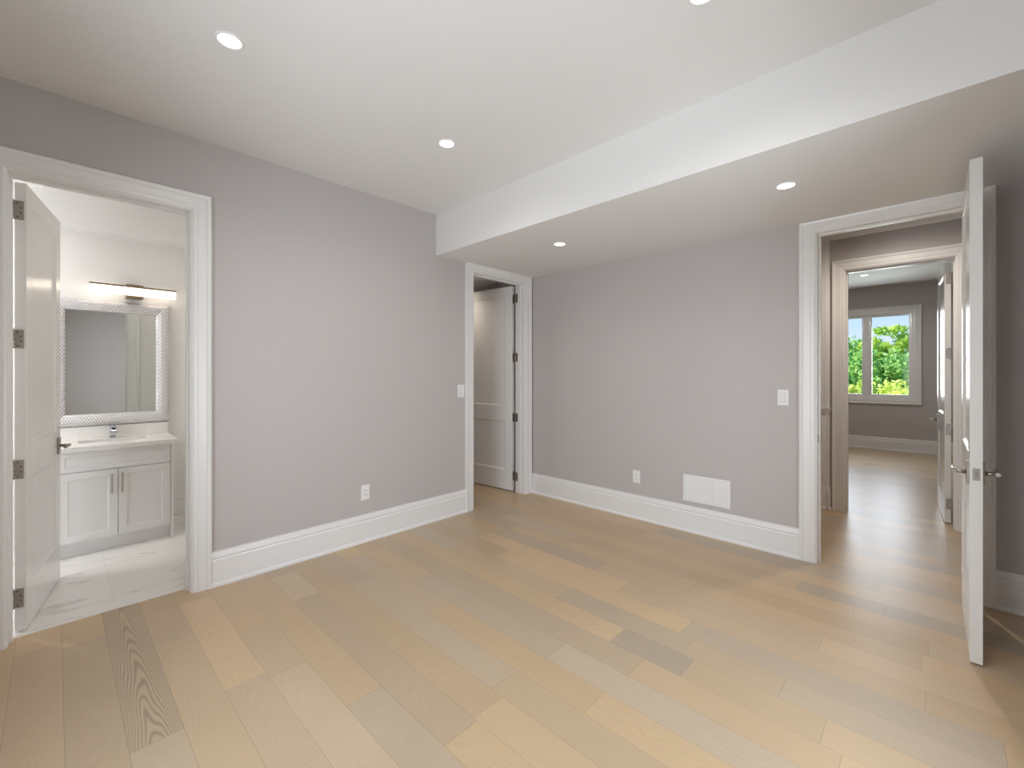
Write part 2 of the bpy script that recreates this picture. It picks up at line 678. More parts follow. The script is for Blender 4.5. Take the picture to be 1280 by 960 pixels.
# ------------------------------------------------------------------ walls
def wall_x(name, xa, xb, y0, y1, z1, openings, mats, faces, label):
    """a wall standing along y between xa and xb; openings = (ya, yb, za, zb)"""
    m = MB()
    y = y0
    for (ya, yb, za, zb) in sorted(openings):
        m.box(xa, xb, y, ya, 0, z1, 0, faces)
        if za > 0:
            m.box(xa, xb, ya, yb, 0, za, 0, faces)
        m.box(xa, xb, ya, yb, zb, z1, 0, faces)
        y = yb
    m.box(xa, xb, y, y1, 0, z1, 0, faces)
    return tag(m.build(name, mats), label, 'wall', kind='structure')


def wall_y(name, ya, yb, x0, x1, z1, openings, mats, faces, label):
    m = MB()
    x = x0
    for (xa, xb, za, zb) in sorted(openings):
        m.box(x, xa, ya, yb, 0, z1, 0, faces)
        if za > 0:
            m.box(xa, xb, ya, yb, 0, za, 0, faces)
        m.box(xa, xb, ya, yb, zb, z1, 0, faces)
        x = xb
    m.box(x, x1, ya, yb, 0, z1, 0, faces)
    return tag(m.build(name, mats), label, 'wall', kind='structure')


BD = (-0.163, 0.598)       # bathroom door opening (y)
CD = (2.985, 3.757)        # closet door opening (y)
MD = (-0.611, 0.166)       # main door opening (x)
SD = (-0.632, 0.150)       # second door opening (x)
J = 0.019                  # jamb thickness

wall_x('wall_left', XLB, XL, YR - 0.15, 3.95, 3.06,
       [(BD[0] - J, BD[1] + J, 0, DH + J), (CD[0] - J, CD[1] + J, 0, DH + J)],
       [M_WALL, M_BATH], {'-x': 1}, 'grey painted left wall with bathroom and closet doorways')
wall_y('wall_back', YB, YBH, XLB + 0.13, 1.3, 3.06, [(MD[0] - J, MD[1] + J, 0, DH + J)], [M_WALL], {},
       'grey painted back wall with a white air grille low down')
SW = (1.13, 2.41, 0.15, 1.95)
wall_x('wall_right', XR, XR + 0.13, YR - 0.15, YB, 3.06, [SW], [M_WALL], {}, 'grey painted wall behind the open door, with a tall window')
RW = (-1.92, -0.48, 0.12, 2.38)
wall_y('wall_rear', YR - 0.15, YR, XL, XR, 3.06, [(RW[0], RW[1], RW[2], RW[3])], [M_WALL], {}, 'grey painted rear wall with a tall window')
# hall
wall_y('wall_hall', HALL2, HALL2B, -2.6, 1.3, 3.15, [(SD[0] - J, SD[1] + J, 0, DH + J)], [M_WALL], {},
       'grey hall wall above the second white doorway')
m = MB()
m.box(-2.73, -2.6, YBH, YF + 0.2, 0, 3.15)
m.box(1.3, 1.43, YBH, HALL2B, 0, 3.15)
tag(m.build('wall_hall_end', M_WALL), 'grey end walls of the hall', 'wall', kind='structure')
FW = (-1.53, -0.235, 0.945, 2.505)
wall_y('wall_far', YF, YF + 0.18, -2.6, 0.83, 3.2, [FW], [M_WALL], {}, 'grey far wall around the tree view window')
wall_x('wall_far_right', 0.70, 0.83, HALL2B, YF, 3.2, [], [M_WALL], {}, 'grey side wall behind the far open door')
# bathroom and closet shells
m = MB()
m.box(XB - 0.13, XB, BATH0 - 0.15, BATH1 + 0.13, 0, 3.06)
tag(m.build('wall_bathroom', M_BATH), 'white bathroom wall behind the mirror and vanity', 'wall', kind='structure')
BW = (-4.95, -3.95, 1.10, 2.40)
wall_y('wall_bathroom_end', BATH0 - 0.15, BATH0, XB, XLB, 3.06, [BW], [M_BATH], {}, 'white bathroom end wall with frosted window')
m = MB()
m.box(XB, XLB, BATH1, BATH1 + 0.13, 0, 3.06)
tag(m.build('wall_bathroom_side', M_BATH), 'white side wall of the bathroom', 'wall', kind='structure')
m = MB()
m.box(-5.33, -5.2, 2.17, 4.08, 0, 3.06)
m.box(-5.2, XLB, 2.17, 2.3, 0, 3.06)
m.box(-5.2, XLB, 3.95, 4.08, 0, 3.06)
tag(m.build('wall_closet', M_WALL), 'grey walls inside the closet', 'wall', kind='structure')

# hall's panelled pier left of the second doorway, with a canted corner
m = MB()
pts = [(-2.6, 5.50), (-0.787, 5.50), (-0.765, 5.535), (-0.765, HALL2), (-2.6, HALL2)]
m.loft([[(x, y, 0) for x, y in pts], [(x, y, H) for x, y in pts]], cap=True)
tag(m.build('wall_hall_panelled', M_TRIM), 'cream panelled hall wall beside the second doorway', 'wall', kind='structure')

# ceilings
m = MB()
m.box(XLB, XR + 0.13, YR - 0.15, YB, H, H + 0.15)
tag(m.build('ceiling', M_CEIL), 'white ceiling with recessed lamps', 'ceiling', kind='structure')
m = MB()
m.box(XB - 0.13, XLB, BATH0 - 0.15, BATH1 + 0.13, H, H + 0.15)
tag(m.build('ceiling_bathroom', M_CEIL), 'white bathroom ceiling', 'ceiling', kind='structure')
m = MB()
m.box(-5.33, XLB, 2.17, 4.08, CLZ, CLZ + 0.15)
tag(m.build('ceiling_closet', M_CEIL), 'white closet ceiling', 'ceiling', kind='structure')
m = MB()
m.box(-2.73, 1.43, YB, HALL2, H, H + 0.25)
tag(m.build('ceiling_hall', M_CEIL), 'white hall ceiling', 'ceiling', kind='structure')
m = MB()
m.box(-2.73, 0.83, HALL2, YF + 0.2, 3.0, 3.2)
tag(m.build('ceiling_far', M_CEIL), 'white far room ceiling', 'ceiling', kind='structure')
# the bulkhead: the low part of the ceiling along the back wall
m = MB()
m.loft([[(XL, 2.513, z), (XR, 2.462, z), (XR, YB, z), (XL, YB, z)] for z in (BZ, H)], cap=True)
tag(m.build('ceiling_bulkhead', M_CEIL), 'white dropped bulkhead along the back wall', 'ceiling', kind='structure')
m = MB()
m.box(XB, -5.02, -0.06, BATH1, 2.60, H)
tag(m.build('ceiling_bathroom_bulkhead', M_BATH), 'white bulkhead above the bathroom mirror', 'ceiling', kind='structure')

# ------------------------------------------------------------------ trim
CAS = [(0.0, 0.0), (0.0, 0.010), (0.007, 0.012), (0.011, 0.017), (0.030, 0.017), (0.034, 0.021),
       (0.076, 0.021), (0.081, 0.027), (0.098, 0.031), (0.103, 0.029), (0.103, 0.0)]


def casing(mb, axis, face, nrm, a0, a1, zt, wtop=None, rev=0.006, prof=CAS):
    """door casing on the wall face: axis 'y' means the wall runs along y; nrm = +-1"""
    W = prof[-1][0]
    kt = 1.0 if wtop is None else wtop / (W + rev)
    strips = []
    for (w, d) in prof:
        w2 = w + rev
        ring = [(a0 - w2, 0.0), (a0 - w2, zt + w2 * kt), (a1 + w2, zt + w2 * kt), (a1 + w2, 0.0)]
        if axis == 'y':
            strips.append([(face + nrm * d, a, z) for a, z in ring])
        else:
            strips.append([(a, face + nrm * d, z) for a, z in ring])
    mb.loft(strips, 0, False, False, False)
    # end caps at the floor
    for k in (0, 3):
        mb.quad([s[k] for s in strips])


def window_casing(mb, face, nrm, x0, x1, z0, z1, prof=CAS):
    strips = []
    for (w, d) in prof:
        strips.append([(x0 - w, face + nrm * d, z0 - w), (x0 - w, face + nrm * d, z1 + w), (x1 + w, face + nrm * d, z1 + w), (x1 + w, face + nrm * d, z0 - w)])
    mb.loft(strips, 0, False, True, False)


def jamb(mb, axis, f0, f1, a0, a1, zt, stop):
    """lining boards and door stop; f0..f1 the wall's thickness, stop = (s0, s1)"""
    def bx(p0, p1, q0, q1, z0, z1):
        if axis == 'y':
            mb.box(q0, q1, p0, p1, z0, z1)
        else:
            mb.box(p0, p1, q0, q1, z0, z1)
    bx(a0 - J, a0, f0, f1, 0, zt)
    bx(a1, a1 + J, f0, f1, 0, zt)
    bx(a0 - J, a1 + J, f0, f1, zt, zt + J)
    s0, s1 = stop
    t = 0.012
    bx(a0, a0 + t, s0, s1, 0, zt - t)
    bx(a1 - t, a1, s0, s1, 0, zt - t)
    bx(a0, a1, s0, s1, zt - t, zt)


def door_frame(name, axis, room_face, other_face, a0, a1, stop, wtop, label):
    s = 1 if room_face > other_face else -1
    m = MB()
    casing(m, axis, room_face, s, a0, a1, DH, wtop)
    casing(m, axis, other_face, -s, a0, a1, DH, None)
    jamb(m, axis, min(room_face, other_face), max(room_face, other_face), a0, a1, DH, stop)
    return tag(m.build(name, M_TRIM), label, 'door frame', kind='structure')


door_frame('trim_1', 'y', XL, XLB, BD[0], BD[1], (-3.495, -3.46), None, 'white moulded casing around the bathroom doorway')
door_frame('trim_2', 'y', XL, XLB, CD[0], CD[1], (-3.495, -3.46), 0.084, 'white moulded casing around the closet doorway')
f3 = door_frame('trim_3', 'x', YB, YBH, MD[0], MD[1], (3.935, 3.975), 0.084, 'white moulded casing around the hall doorway')
m = MB()
m.box(MD[0] - 0.001, MD[0] + 0.002, 3.897, 3.925, 0.885, 0.945)
m.build('strike_plate', M_HANDLE, f3)
door_frame('trim_4', 'x', HALL2, HALL2B, SD[0], SD[1], (5.60, 5.645), None, 'white moulded casing around the far room doorway')

BASE = [(0.0, 0.0), (0.030, 0.0), (0.030, 0.012), (0.026, 0.019), (0.019, 0.024), (0.018, 0.026), (0.018, 0.168),
        (0.013, 0.176), (0.013, 0.181), (0.016, 0.188), (0.011, 0.214), (0.008, 0.219), (0.008, 0.228), (0.0, 0.228)]


def base_run(mb, p0, p1, n, prof=BASE, z=0.0):
    p0, p1, n = Vector((*p0, 0)), Vector((*p1, 0)), Vector((*n, 0))
    mb.loft([[tuple(p + n * d + Vector((0, 0, z + h))) for d, h in prof] for p in (p0, p1)], cap=True)


CW = 0.109
m = MB()
base_run(m, (XL, BD[1] + CW), (XL, CD[0] - CW), (1, 0))
base_run(m, (XL, YR), (XL, BD[0] - CW), (1, 0))
tag(m.build('baseboard_left', M_TRIM), 'tall white baseboard along the left wall', 'baseboard', kind='structure')
m = MB()
base_run(m, (XL, YB), (MD[0] - CW, YB), (0, -1))
base_run(m, (MD[1] + CW, YB), (XR, YB), (0, -1))
tag(m.build('baseboard_back', M_TRIM), 'tall white baseboard along the back wall below the grille', 'baseboard', kind='structure')
m = MB()
base_run(m, (XR, YR), (XR, YB - 0.03), (-1, 0))
tag(m.build('baseboard_right', M_TRIM), 'tall white baseboard on the wall behind the open door', 'baseboard', kind='structure')
m = MB()
base_run(m, (XL + 0.03, YR), (RW[0] - 0.11, YR), (0, 1))
base_run(m, (RW[1] + 0.11, YR), (XR - 0.03, YR), (0, 1))
tag(m.build('baseboard_rear', M_TRIM), 'tall white baseboard on the rear wall', 'baseboard', kind='structure')
m = MB()
base_run(m, (-2.6, YF), (0.70, YF), (0, -1))
base_run(m, (0.70, HALL2B), (0.70, YF - 0.03), (-1, 0))
tag(m.build('baseboard_far', M_TRIM), 'white baseboard under the far window', 'baseboard', kind='structure')
m = MB()
base_run(m, (-2.6, 5.50), (-0.787, 5.50), (0, -1))
base_run(m, (-0.787, 5.50), (-0.765, 5.535), (0.76, -0.65))
base_run(m, (SD[1] + CW, HALL2), (1.3, HALL2), (0, -1))
tag(m.build('baseboard_hall', M_TRIM), 'white baseboard at the foot of the panelled hall wall', 'baseboard', kind='structure')
m = MB()
base_run(m, (XB, 0.73), (XB, BATH1), (1, 0))
base_run(m, (XLB, BD[1] + CW), (XLB, BATH1), (-1, 0))
tag(m.build('baseboard_bathroom', M_TRIM), 'white baseboard right of the vanity', 'baseboard', kind='structure')

# chair rail, wall panels and crown in the hall
RAIL = [(0.0, 0.0), (0.008, 0.0), (0.010, 0.012), (0.015, 0.03), (0.020, 0.05), (0.020, 0.058), (0.0, 0.058)]
m = MB()
base_run(m, (-2.6, 5.50), (-0.787, 5.50), (0, -1), RAIL, 0.985)
base_run(m, (-0.787, 5.50), (-0.765, 5.535), (0.76, -0.65), RAIL, 0.985)
PAN = [(0.0, 0.0), (0.0, 0.014), (0.012, 0.018), (0.022, 0.012), (0.026, 0.0)]


def wall_panel(mb, face, x0, x1, z0, z1):
    strips = [[(x0 + w, face - d, z0 + w), (x0 + w, face - d, z1 - w), (x1 - w, face - d, z1 - w), (x1 - w, face - d, z0 + w)] for w, d in PAN]
    mb.loft(strips, 0, False, True, False)


for k in range(3):
    wall_panel(m, 5.50, -1.42 - k * 0.6, -0.812 - k * 0.6, 0.335, 0.925)
tag(m.build('trim_5', M_TRIM), 'cream chair rail and raised panel moulding in the hall', 'trim', kind='structure')
CROWN = [(0.0, 0.0), (0.012, 0.0), (0.016, 0.02), (0.05, 0.07), (0.10, 0.115), (0.115, 0.12), (0.115, 0.137), (0.0, 0.137)]
m = MB()
base_run(m, (-0.765, HALL2), (1.3, HALL2), (0, -1), CROWN, H - 0.137)
base_run(m, (-2.6, 5.50), (-0.765, 5.50), (0, -1), CROWN, H - 0.137)
tag(m.build('trim_6', M_TRIM), 'cream crown moulding at the top of the hall wall', 'trim', kind='structure')


# ------------------------------------------------------------------ windows
def window(name, face, s, x0, x1, z0, z1, nx, mull, label, y_in, panes_mat=None, depth=0.15, turn=0):
    """s = +1: the room lies on the -y side of the face"""
    root = empty(name, ((x0 + x1) / 2, face, 0) if not turn else (face, (x0 + x1) / 2, 0), R(turn))
    loc = lambda x: x - (x0 + x1) / 2
    m = MB()
    strips = [[(loc(x0) - w, -s * d, z0 - w), (loc(x0) - w, -s * d, z1 + w), (loc(x1) + w, -s * d, z1 + w), (loc(x1) + w, -s * d, z0 - w)] for w, d in CAS]
    m.loft(strips, 0, False, True, False)
    m.build('window_casing', M_TRIM, root)
    m = MB()
    t = 0.02
    ya, yb = 0.0, s * depth
    m.box(loc(x0), loc(x0) + t, ya, yb, z0, z1)
    m.box(loc(x1) - t, loc(x1), ya, yb, z0, z1)
    m.box(loc(x0) + t, loc(x1) - t, ya, yb, z0, z0 + t)
    m.box(loc(x0) + t, loc(x1) - t, ya, yb, z1 - t, z1)
    m.build('window_lining', M_TRIM, root)
    a0, a1, b0, b1 = loc(x0) + t, loc(x1) - t, z0 + t, z1 - t
    f = 0.045
    yc, yd = s * y_in, s * (y_in + 0.06)
    m = MB()
    m.box(a0, a0 + f, yc, yd, b0, b1)
    m.box(a1 - f, a1, yc, yd, b0, b1)
    m.box(a0 + f, a1 - f, yc, yd, b0, b0 + f)
    m.box(a0 + f, a1 - f, yc, yd, b1 - f, b1)
    pw = (a1 - a0 - 2 * f - (nx - 1) * mull) / nx
    edges = []
    for k in range(nx):
        q0 = a0 + f + k * (pw + mull)
        edges.append((q0, q0 + pw))
        if k < nx - 1:
            m.box(q0 + pw, q0 + pw + mull, yc, yd, b0 + f, b1 - f)
            m.box(q0 + pw + mull * 0.2, q0 + pw + mull * 0.8, s * (y_in - 0.012), yc, b0 + f, b1 - f)
    fr = m.build('window_frame', M_TRIM, root, bevel=0.003)
    for (q0, q1) in edges:
        g = MB()
        g.box(q0 - 0.005, q1 + 0.005, s * (y_in + 0.028), s * (y_in + 0.034), b0 + f - 0.005, b1 - f + 0.005)
        g.build('glass_pane', panes_mat or M_GLASS, fr)
    tag(root, label, 'window', kind='structure')
    return root


window('window_1', YF, 1, FW[0], FW[1], FW[2], FW[3], 2, 0.145, 'white framed window looking onto green trees and sky', 0.05, None, 0.18)
window('window_2', YR, -1, RW[0], RW[1], RW[2], RW[3], 2, 0.09, 'tall white framed window in the rear wall', 0.07)
window('window_3', BATH0, -1, BW[0], BW[1], BW[2], BW[3], 1, 0.05, 'frosted white window in the bathroom', 0.07, M_FROST)


window('window_4', XR, 1, SW[0], SW[1], SW[2], SW[3], 2, 0.09, 'tall white framed window in the right wall', 0.05, None, 0.13, -90)


# ------------------------------------------------------------------ doors
def leaf_mesh(w, ya, yb):
    """two-panel leaf, 0..w along x, ya..yb thick, hinge edge at x=0"""
    z0, z1 = 0.010, 2.430
    st = 0.112
    rails = [(z0, 0.245), (0.825, 1.010), (2.325, z1)]
    rec, mould = 0.011, 0.017
    m = MB()
    m.box(0, st, ya, yb, z0, z1)
    m.box(w - st, w, ya, yb, z0, z1)
    for a, c in rails:
        m.box(st, w - st, ya, yb, a, c)
    for (a, c) in ((0.245, 0.825), (1.010, 2.325)):
        m.box(st - 0.01, w - st + 0.01, ya + rec, yb - rec, a - 0.01, c + 0.01)
        for y_out, y_in in ((ya, ya + rec), (yb, yb - rec)):
            lip = y_out + (0.003 if y_in > y_out else -0.003)
            rings = [[(st + i, y, a + i), (w - st - i, y, a + i), (w - st - i, y, c - i), (st + i, y, c - i)]
                     for i, y in ((0.0, y_out), (0.003, lip), (mould, y_in))]
            m.loft(rings, 0, False, True, False)
    return m


def hinge(root, u, v_edge, z, knuckle, leaf_dir_y):
    """hinge on the leaf's edge: plate on the edge face (x=0), barrel at the knuckle corner"""
    m = MB()
    y0 = min(v_edge[0], v_edge[1])
    y1 = max(v_edge[0], v_edge[1])
    m.box(-0.0022, 0.0006, y0, y1, z - 0.051, z + 0.051)
    h = m.build('hinge', M_NICKEL, root)
    m = MB()
    ky = knuckle
    for k in range(5):
        za = z - 0.051 + k * 0.0204
        m.lathe([(0.0, 0.0), (0.0068, 0.0), (0.0068, 0.0192), (0.0, 0.0192)], (-0.006, ky, za), 14)
    m.lathe([(0.0, 0.0), (0.005, 0.0), (0.0045, 0.006), (0.0, 0.007)], (-0.006, ky, z + 0.051), 12)
    m.build('hinge_barrel', M_NICKEL, h)
    m = MB()
    yc = (y0 + y1) / 2
    for k, dz in enumerate((-0.038, -0.013, 0.013, 0.038)):
        yy = yc + (0.006 if k in (0, 3) else -0.006) * leaf_dir_y
        c = [(-0.0030, yy + 0.0042 * math.cos(2 * PI * q / 10), z + dz + 0.0042 * math.sin(2 * PI * q / 10)) for q in range(10)]
        c2 = [(-0.0015, p[1], p[2]) for p in c]
        m.loft([c, c2], 0, False, True, True)
    m.build('hinge_screws', M_SCREW, h)
    return h


def jamb_plate(root, z, pts):
    """the half of a hinge that is screwed to the jamb, given as two plan points (local)"""
    (x0, y0), (x1, y1), (nx, ny) = pts
    m = MB()
    t = 0.0022
    ring = [(x0, y0), (x1, y1), (x1 + nx * t, y1 + ny * t), (x0 + nx * t, y0 + ny * t)]
    m.loft([[(x, y, z - 0.051) for x, y in ring], [(x, y, z + 0.051) for x, y in ring]], cap=True)
    return m.build('jamb_hinge_plate', M_NICKEL, root)


def lever(root, u, y_face, s, z=0.915, reach=-1):
    """rectangular rose, neck and straight lever that turns towards the hinge"""
    m = MB()
    m.box(u - 0.026, u + 0.026, y_face, y_face + s * 0.009, z - 0.054, z + 0.054)
    rose = m.build('door_handle', M_HANDLE, root, bevel=0.0015)
    m = MB()
    m.tube([(u, y_face + s * 0.008, z), (u, y_face + s * 0.03, z), (u, y_face + s * 0.046, z)], [0.0105, 0.0095, 0.0095], 14)
    pts = [(u - reach * 0.012, y_face + s * 0.052, z), (u + reach * 0.02, y_face + s * 0.053, z), (u + reach * 0.115, y_face + s * 0.053, z)]
    m.tube(pts, [0.0098, 0.0098, 0.0088], 14)
    m.build('lever', M_HANDLE, rose)
    return rose


HZ = (0.185, 0.880, 1.585, 2.280)


def door(name, loc, rz, w, ya, yb, knuckle, label, jp=None, latch=True, side_only=None):
    root = empty(name, loc, rz)
    leaf_mesh(w, ya, yb).build('door_leaf', M_DOOR, root, bevel=0.0012)
    ksign = 1 if knuckle > (ya + yb) / 2 else -1
    edge = (ya + 0.009, yb + 0.0) if ksign > 0 else (ya - 0.0, yb - 0.009)
    for z in HZ:
        h = hinge(root, 0, edge, z, knuckle, ksign)
        if jp:
            jamb_plate(root, z, jp)
    u = w - 0.062
    lever(root, u, ya, -1)
    lever(root, u, yb, 1)
    m = MB()
    m.box(w - 0.0005, w + 0.0018, (ya + yb) / 2 - 0.0125, (ya + yb) / 2 + 0.0125, 0.886, 0.944)
    lp = m.build('latch_plate', M_HANDLE, root)
    m = MB()
    yc = (ya + yb) / 2
    m.loft([[(w + 0.001, yc - 0.006, 0.905), (w + 0.001, yc + 0.006, 0.905), (w + 0.001, yc + 0.006, 0.925), (w + 0.001, yc - 0.006, 0.925)],
            [(w + 0.009, yc - 0.005, 0.906), (w + 0.004, yc + 0.005, 0.906), (w + 0.004, yc + 0.005, 0.924), (w + 0.009, yc - 0.005, 0.924)]], cap=True)
    m.build('latch_bolt', M_CHROME, lp)
    return tag(root, label, 'door', kind='structure')


# bathroom door: opens into the bathroom, hinge edge towards us
door('door_1', (-3.556, -0.105, 0), math.atan2(0.178, -0.984), 0.748, 0.0, 0.044, 0.050,
     'white two-panel door standing open into the bathroom')
# closet door: opens into the closet, hung on the far jamb
door('door_2', (-3.585, 3.742, 0), R(184.3), 0.762, -0.044, 0.0, -0.048,
     'white two-panel closet door standing ajar by the corner',
     jp=((-0.046, -0.0111), (-0.081, -0.0085), (0.075, 0.997)))
# bedroom door: opens into the room at right angles to the back wall
door('door_3', (0.131, 3.828, 0), R(-90), 0.775, 0.0, 0.044, 0.05,
     'white two-panel door with lever handles, wide open at the right')
# far room's door
door('door_4', (0.084, 5.747, 0), R(93.3), 0.748, -0.044, 0.0, -0.05,
     'white two-panel door standing open into the far room')


# ------------------------------------------------------------------ recessed lamps
def pot(name, loc, watts, label, group, color=WARM, cone=165):
    root = empty('recessed_light', loc)
    m = MB()
    m.lathe([(0.0575, 0.0), (0.0575, -0.003), (0.054, -0.005), (0.047, -0.0045), (0.0445, 0.0)], seg=40)
    m.build('trim_ring', M_PLATE, root)
    m = MB()
    m.lathe([(0.0, -0.0025), (0.030, -0.0024), (0.0455, -0.0012), (0.0455, 0.0)], seg=40)
    m.build('lens', M_LENS, root)
    d = bpy.data.lights.new('recessed_lamp', 'SPOT')
    d.energy = watts
    d.color = color
    d.spot_size = R(cone)
    d.spot_blend = 1.0
    d.shadow_soft_size = 0.045
    o = bpy.data.objects.new('recessed_lamp', d)
    COL.objects.link(o)
    o.parent = root
    o.location = (0, 0, -0.055)
    tag(root, label, 'ceiling light', group)
    return root


pot('recessed_light', (-2.295, 0.548, H), POT_W, 'round white recessed lamp in the ceiling, nearest the bathroom doorway', 'recessed ceiling lamps')
pot('recessed_light', (-2.295, 1.778, H), POT_W, 'round white recessed lamp in the high ceiling near the bulkhead', 'recessed ceiling lamps')
pot('recessed_light', (-0.656, 1.778, H), POT_W, 'round white recessed lamp cut off by the top edge of the photo', 'recessed ceiling lamps')
pot('recessed_light', (-0.656, 0.548, H), POT_W, 'round white recessed lamp overhead, outside the view', 'recessed ceiling lamps')
pot('recessed_light', (-2.331, 3.03, BZ), BULK_POT_W, 'round white recessed lamp under the bulkhead, nearest the closet door', 'recessed ceiling lamps')
pot('recessed_light', (-0.630, 3.02, BZ), BULK_POT_W, 'round white recessed lamp under the bulkhead, nearest the hall doorway', 'recessed ceiling lamps')
pot('recessed_light', (-0.80, 9.15, 3.0), 45, 'small recessed lamp seen through both doorways in the far room ceiling', 'recessed ceiling lamps')
pot('recessed_light', (-0.25, 4.75, H), 68, 'unseen recessed lamp added in the hall ceiling to brighten the hall wall', 'recessed ceiling lamps', (1.0, 0.90, 0.79))  # added lamp, out of view, lifts the hall wall's brightness
pot('recessed_light', (-4.42, 3.42, CLZ), 20, 'recessed lamp in the closet ceiling, hidden behind the jamb', 'recessed ceiling lamps', (1.0, 0.87, 0.73))
pot('recessed_light', (-4.70, -0.80, H), 52, 'unseen recessed lamp added in the bathroom ceiling behind the door to whiten the wall there', 'recessed ceiling lamps', (1.0, 0.95, 0.88))  # unseen extra lamp, put in to light the bathroom wall strongly


pot('recessed_light', (-4.35, 0.90, H), 9, 'unseen recessed lamp added in the bathroom ceiling over the vanity front to brighten it', 'recessed ceiling lamps', (1.0, 0.86, 0.72))  # unseen fill added to brighten the bathroom around the vanity


# ------------------------------------------------------------------ wall plates and grille
def plate(name, loc, rz, w, h, kind, label, cat):
    """local: x along the wall, -y out of the wall, z up from centre"""
    root = empty(name, loc, rz)
    m = MB()
    m.loft([[(-w / 2, 0, -h / 2), (w / 2, 0, -h / 2), (w / 2, 0, h / 2), (-w / 2, 0, h / 2)],
            [(-w / 2, -0.004, -h / 2), (w / 2, -0.004, -h / 2), (w / 2, -0.004, h / 2), (-w / 2, -0.004, h / 2)],
            [(-w / 2 + 0.003, -0.007, -h / 2 + 0.003), (w / 2 - 0.003, -0.007, -h / 2 + 0.003), (w / 2 - 0.003, -0.007, h / 2 - 0.003), (-w / 2 + 0.003, -0.007, h / 2 - 0.003)]], cap=True)
    m.build('cover_plate', M_PLATE, root)
    if kind == 'outlet':
        m = MB()
        m.box(-0.0165, 0.0165, -0.0095, -0.006, -0.033, 0.033)
        rc = m.build('receptacle', M_PLATE, root, bevel=0.002)
        m = MB()
        for zc in (-0.0165, 0.0165):
            m.box(-0.0075, -0.0050, -0.0102, -0.0090, zc - 0.002, zc + 0.0075)
            m.box(0.0050, 0.0075, -0.0102, -0.0090, zc - 0.002, zc + 0.0075)
            m.box(-0.0022, 0.0022, -0.0102, -0.0090, zc - 0.0095, zc - 0.0055)
        m.build('plug_slots', M_DARK, rc)
    else:
        m = MB()
        m.box(-0.0175, 0.0175, -0.0076, -0.006, -0.0345, 0.0345)
        fr = m.build('switch_frame', M_PLATE, root)
        m = MB()
        pr = [(-0.0076, -0.032), (-0.0085, -0.032), (-0.0100, 0.0), (-0.0130, 0.032), (-0.0076, 0.032)]
        m.loft([[(x, y, z) for y, z in pr] for x in (-0.0150, 0.0150)], cap=True)
        m.build('rocker', M_PLATE, fr)
        m = MB()
        m.box(-0.0168, 0.0168, -0.0079, -0.0070, -0.0336, 0.0336)
        m.build('rocker_gap', M_GAP, fr)
    return tag(root, label, cat)


plate('wall_outlet', (XL, 1.792, 0.407), R(90), 0.076, 0.124, 'outlet', 'white double outlet low on the left wall above the baseboard', 'outlet')
plate('wall_outlet', (-2.060, YB, 0.402), 0, 0.074, 0.120, 'outlet', 'white double outlet on the back wall left of the air grille', 'outlet')
plate('light_switch', (XL, 2.818, 1.222), R(90), 0.084, 0.124, 'switch', 'white rocker switch beside the closet door casing', 'switch')
plate('light_switch', (-0.829, YB, 1.212), 0, 0.076, 0.122, 'switch', 'white rocker switch beside the hall doorway casing', 'switch')

gx0, gx1, gz0, gz1 = -1.607, -1.211, 0.267, 0.502
root = empty('air_grille', ((gx0 + gx1) / 2, YB, (gz0 + gz1) / 2))
hw, hh, bd = (gx1 - gx0) / 2, (gz1 - gz0) / 2, 0.024
m = MB()
rings = []
for i, y in ((0.0, 0.0), (0.0, -0.004), (0.004, -0.008), (bd - 0.003, -0.009), (bd, -0.006), (bd, 0.0)):
    rings.append([(-hw + i, y, -hh + i), (hw - i, y, -hh + i), (hw - i, y, hh - i), (-hw + i, y, hh - i)])
m.loft(rings, 0, False, True, False)
m.build('grille_frame', M_PLATE, root)
m = MB()
n = 17
for k in range(n):
    zc = -hh + bd + (k + 0.5) * (2 * hh - 2 * bd) / n
    pr = [(-0.0072, zc - 0.0050), (-0.0078, zc - 0.0045), (-0.0028, zc + 0.0058), (-0.0022, zc + 0.0052)]
    m.loft([[(x, y, z) for y, z in pr] for x in (-hw + bd, hw - bd)], cap=True)
m.build('louvers', M_PLATE, root)
for xc in (-0.058, 0.058):
    m = MB()
    m.box(xc - 0.004, xc + 0.004, -0.0085, -0.002, -hh + bd, hh - bd)
    m.build('louver_bar', M_PLATE, root)
m = MB()
m.box(-hw + bd - 0.003, hw - bd + 0.003, -0.0016, -0.0005, -hh + bd - 0.003, hh - bd + 0.003)
m.build('grille_back', M_PLATE, root)
for xc in (-hw + 0.011, hw - 0.011):
    m = MB()
    m.loft([[(xc + 0.0035 * math.cos(2 * PI * q / 10), y, 0.0035 * math.sin(2 * PI * q / 10)) for q in range(10)] for y in (-0.0082, -0.0098)], cap=True)
    m.build('grille_screw', M_PLATE, root)
tag(root, 'white louvered air grille low on the back wall above the baseboard', 'vent')

# ------------------------------------------------------------------ bathroom vanity
VX = -4.70
root = empty('vanity_cabinet', (-4.97, 0.353, 0))
ox, oy = -4.97, 0.353


def lb(m, x0, x1, y0, y1, z0, z1):
    return m.box(x0 - ox, x1 - ox, y0 - oy, y1 - oy, z0, z1)


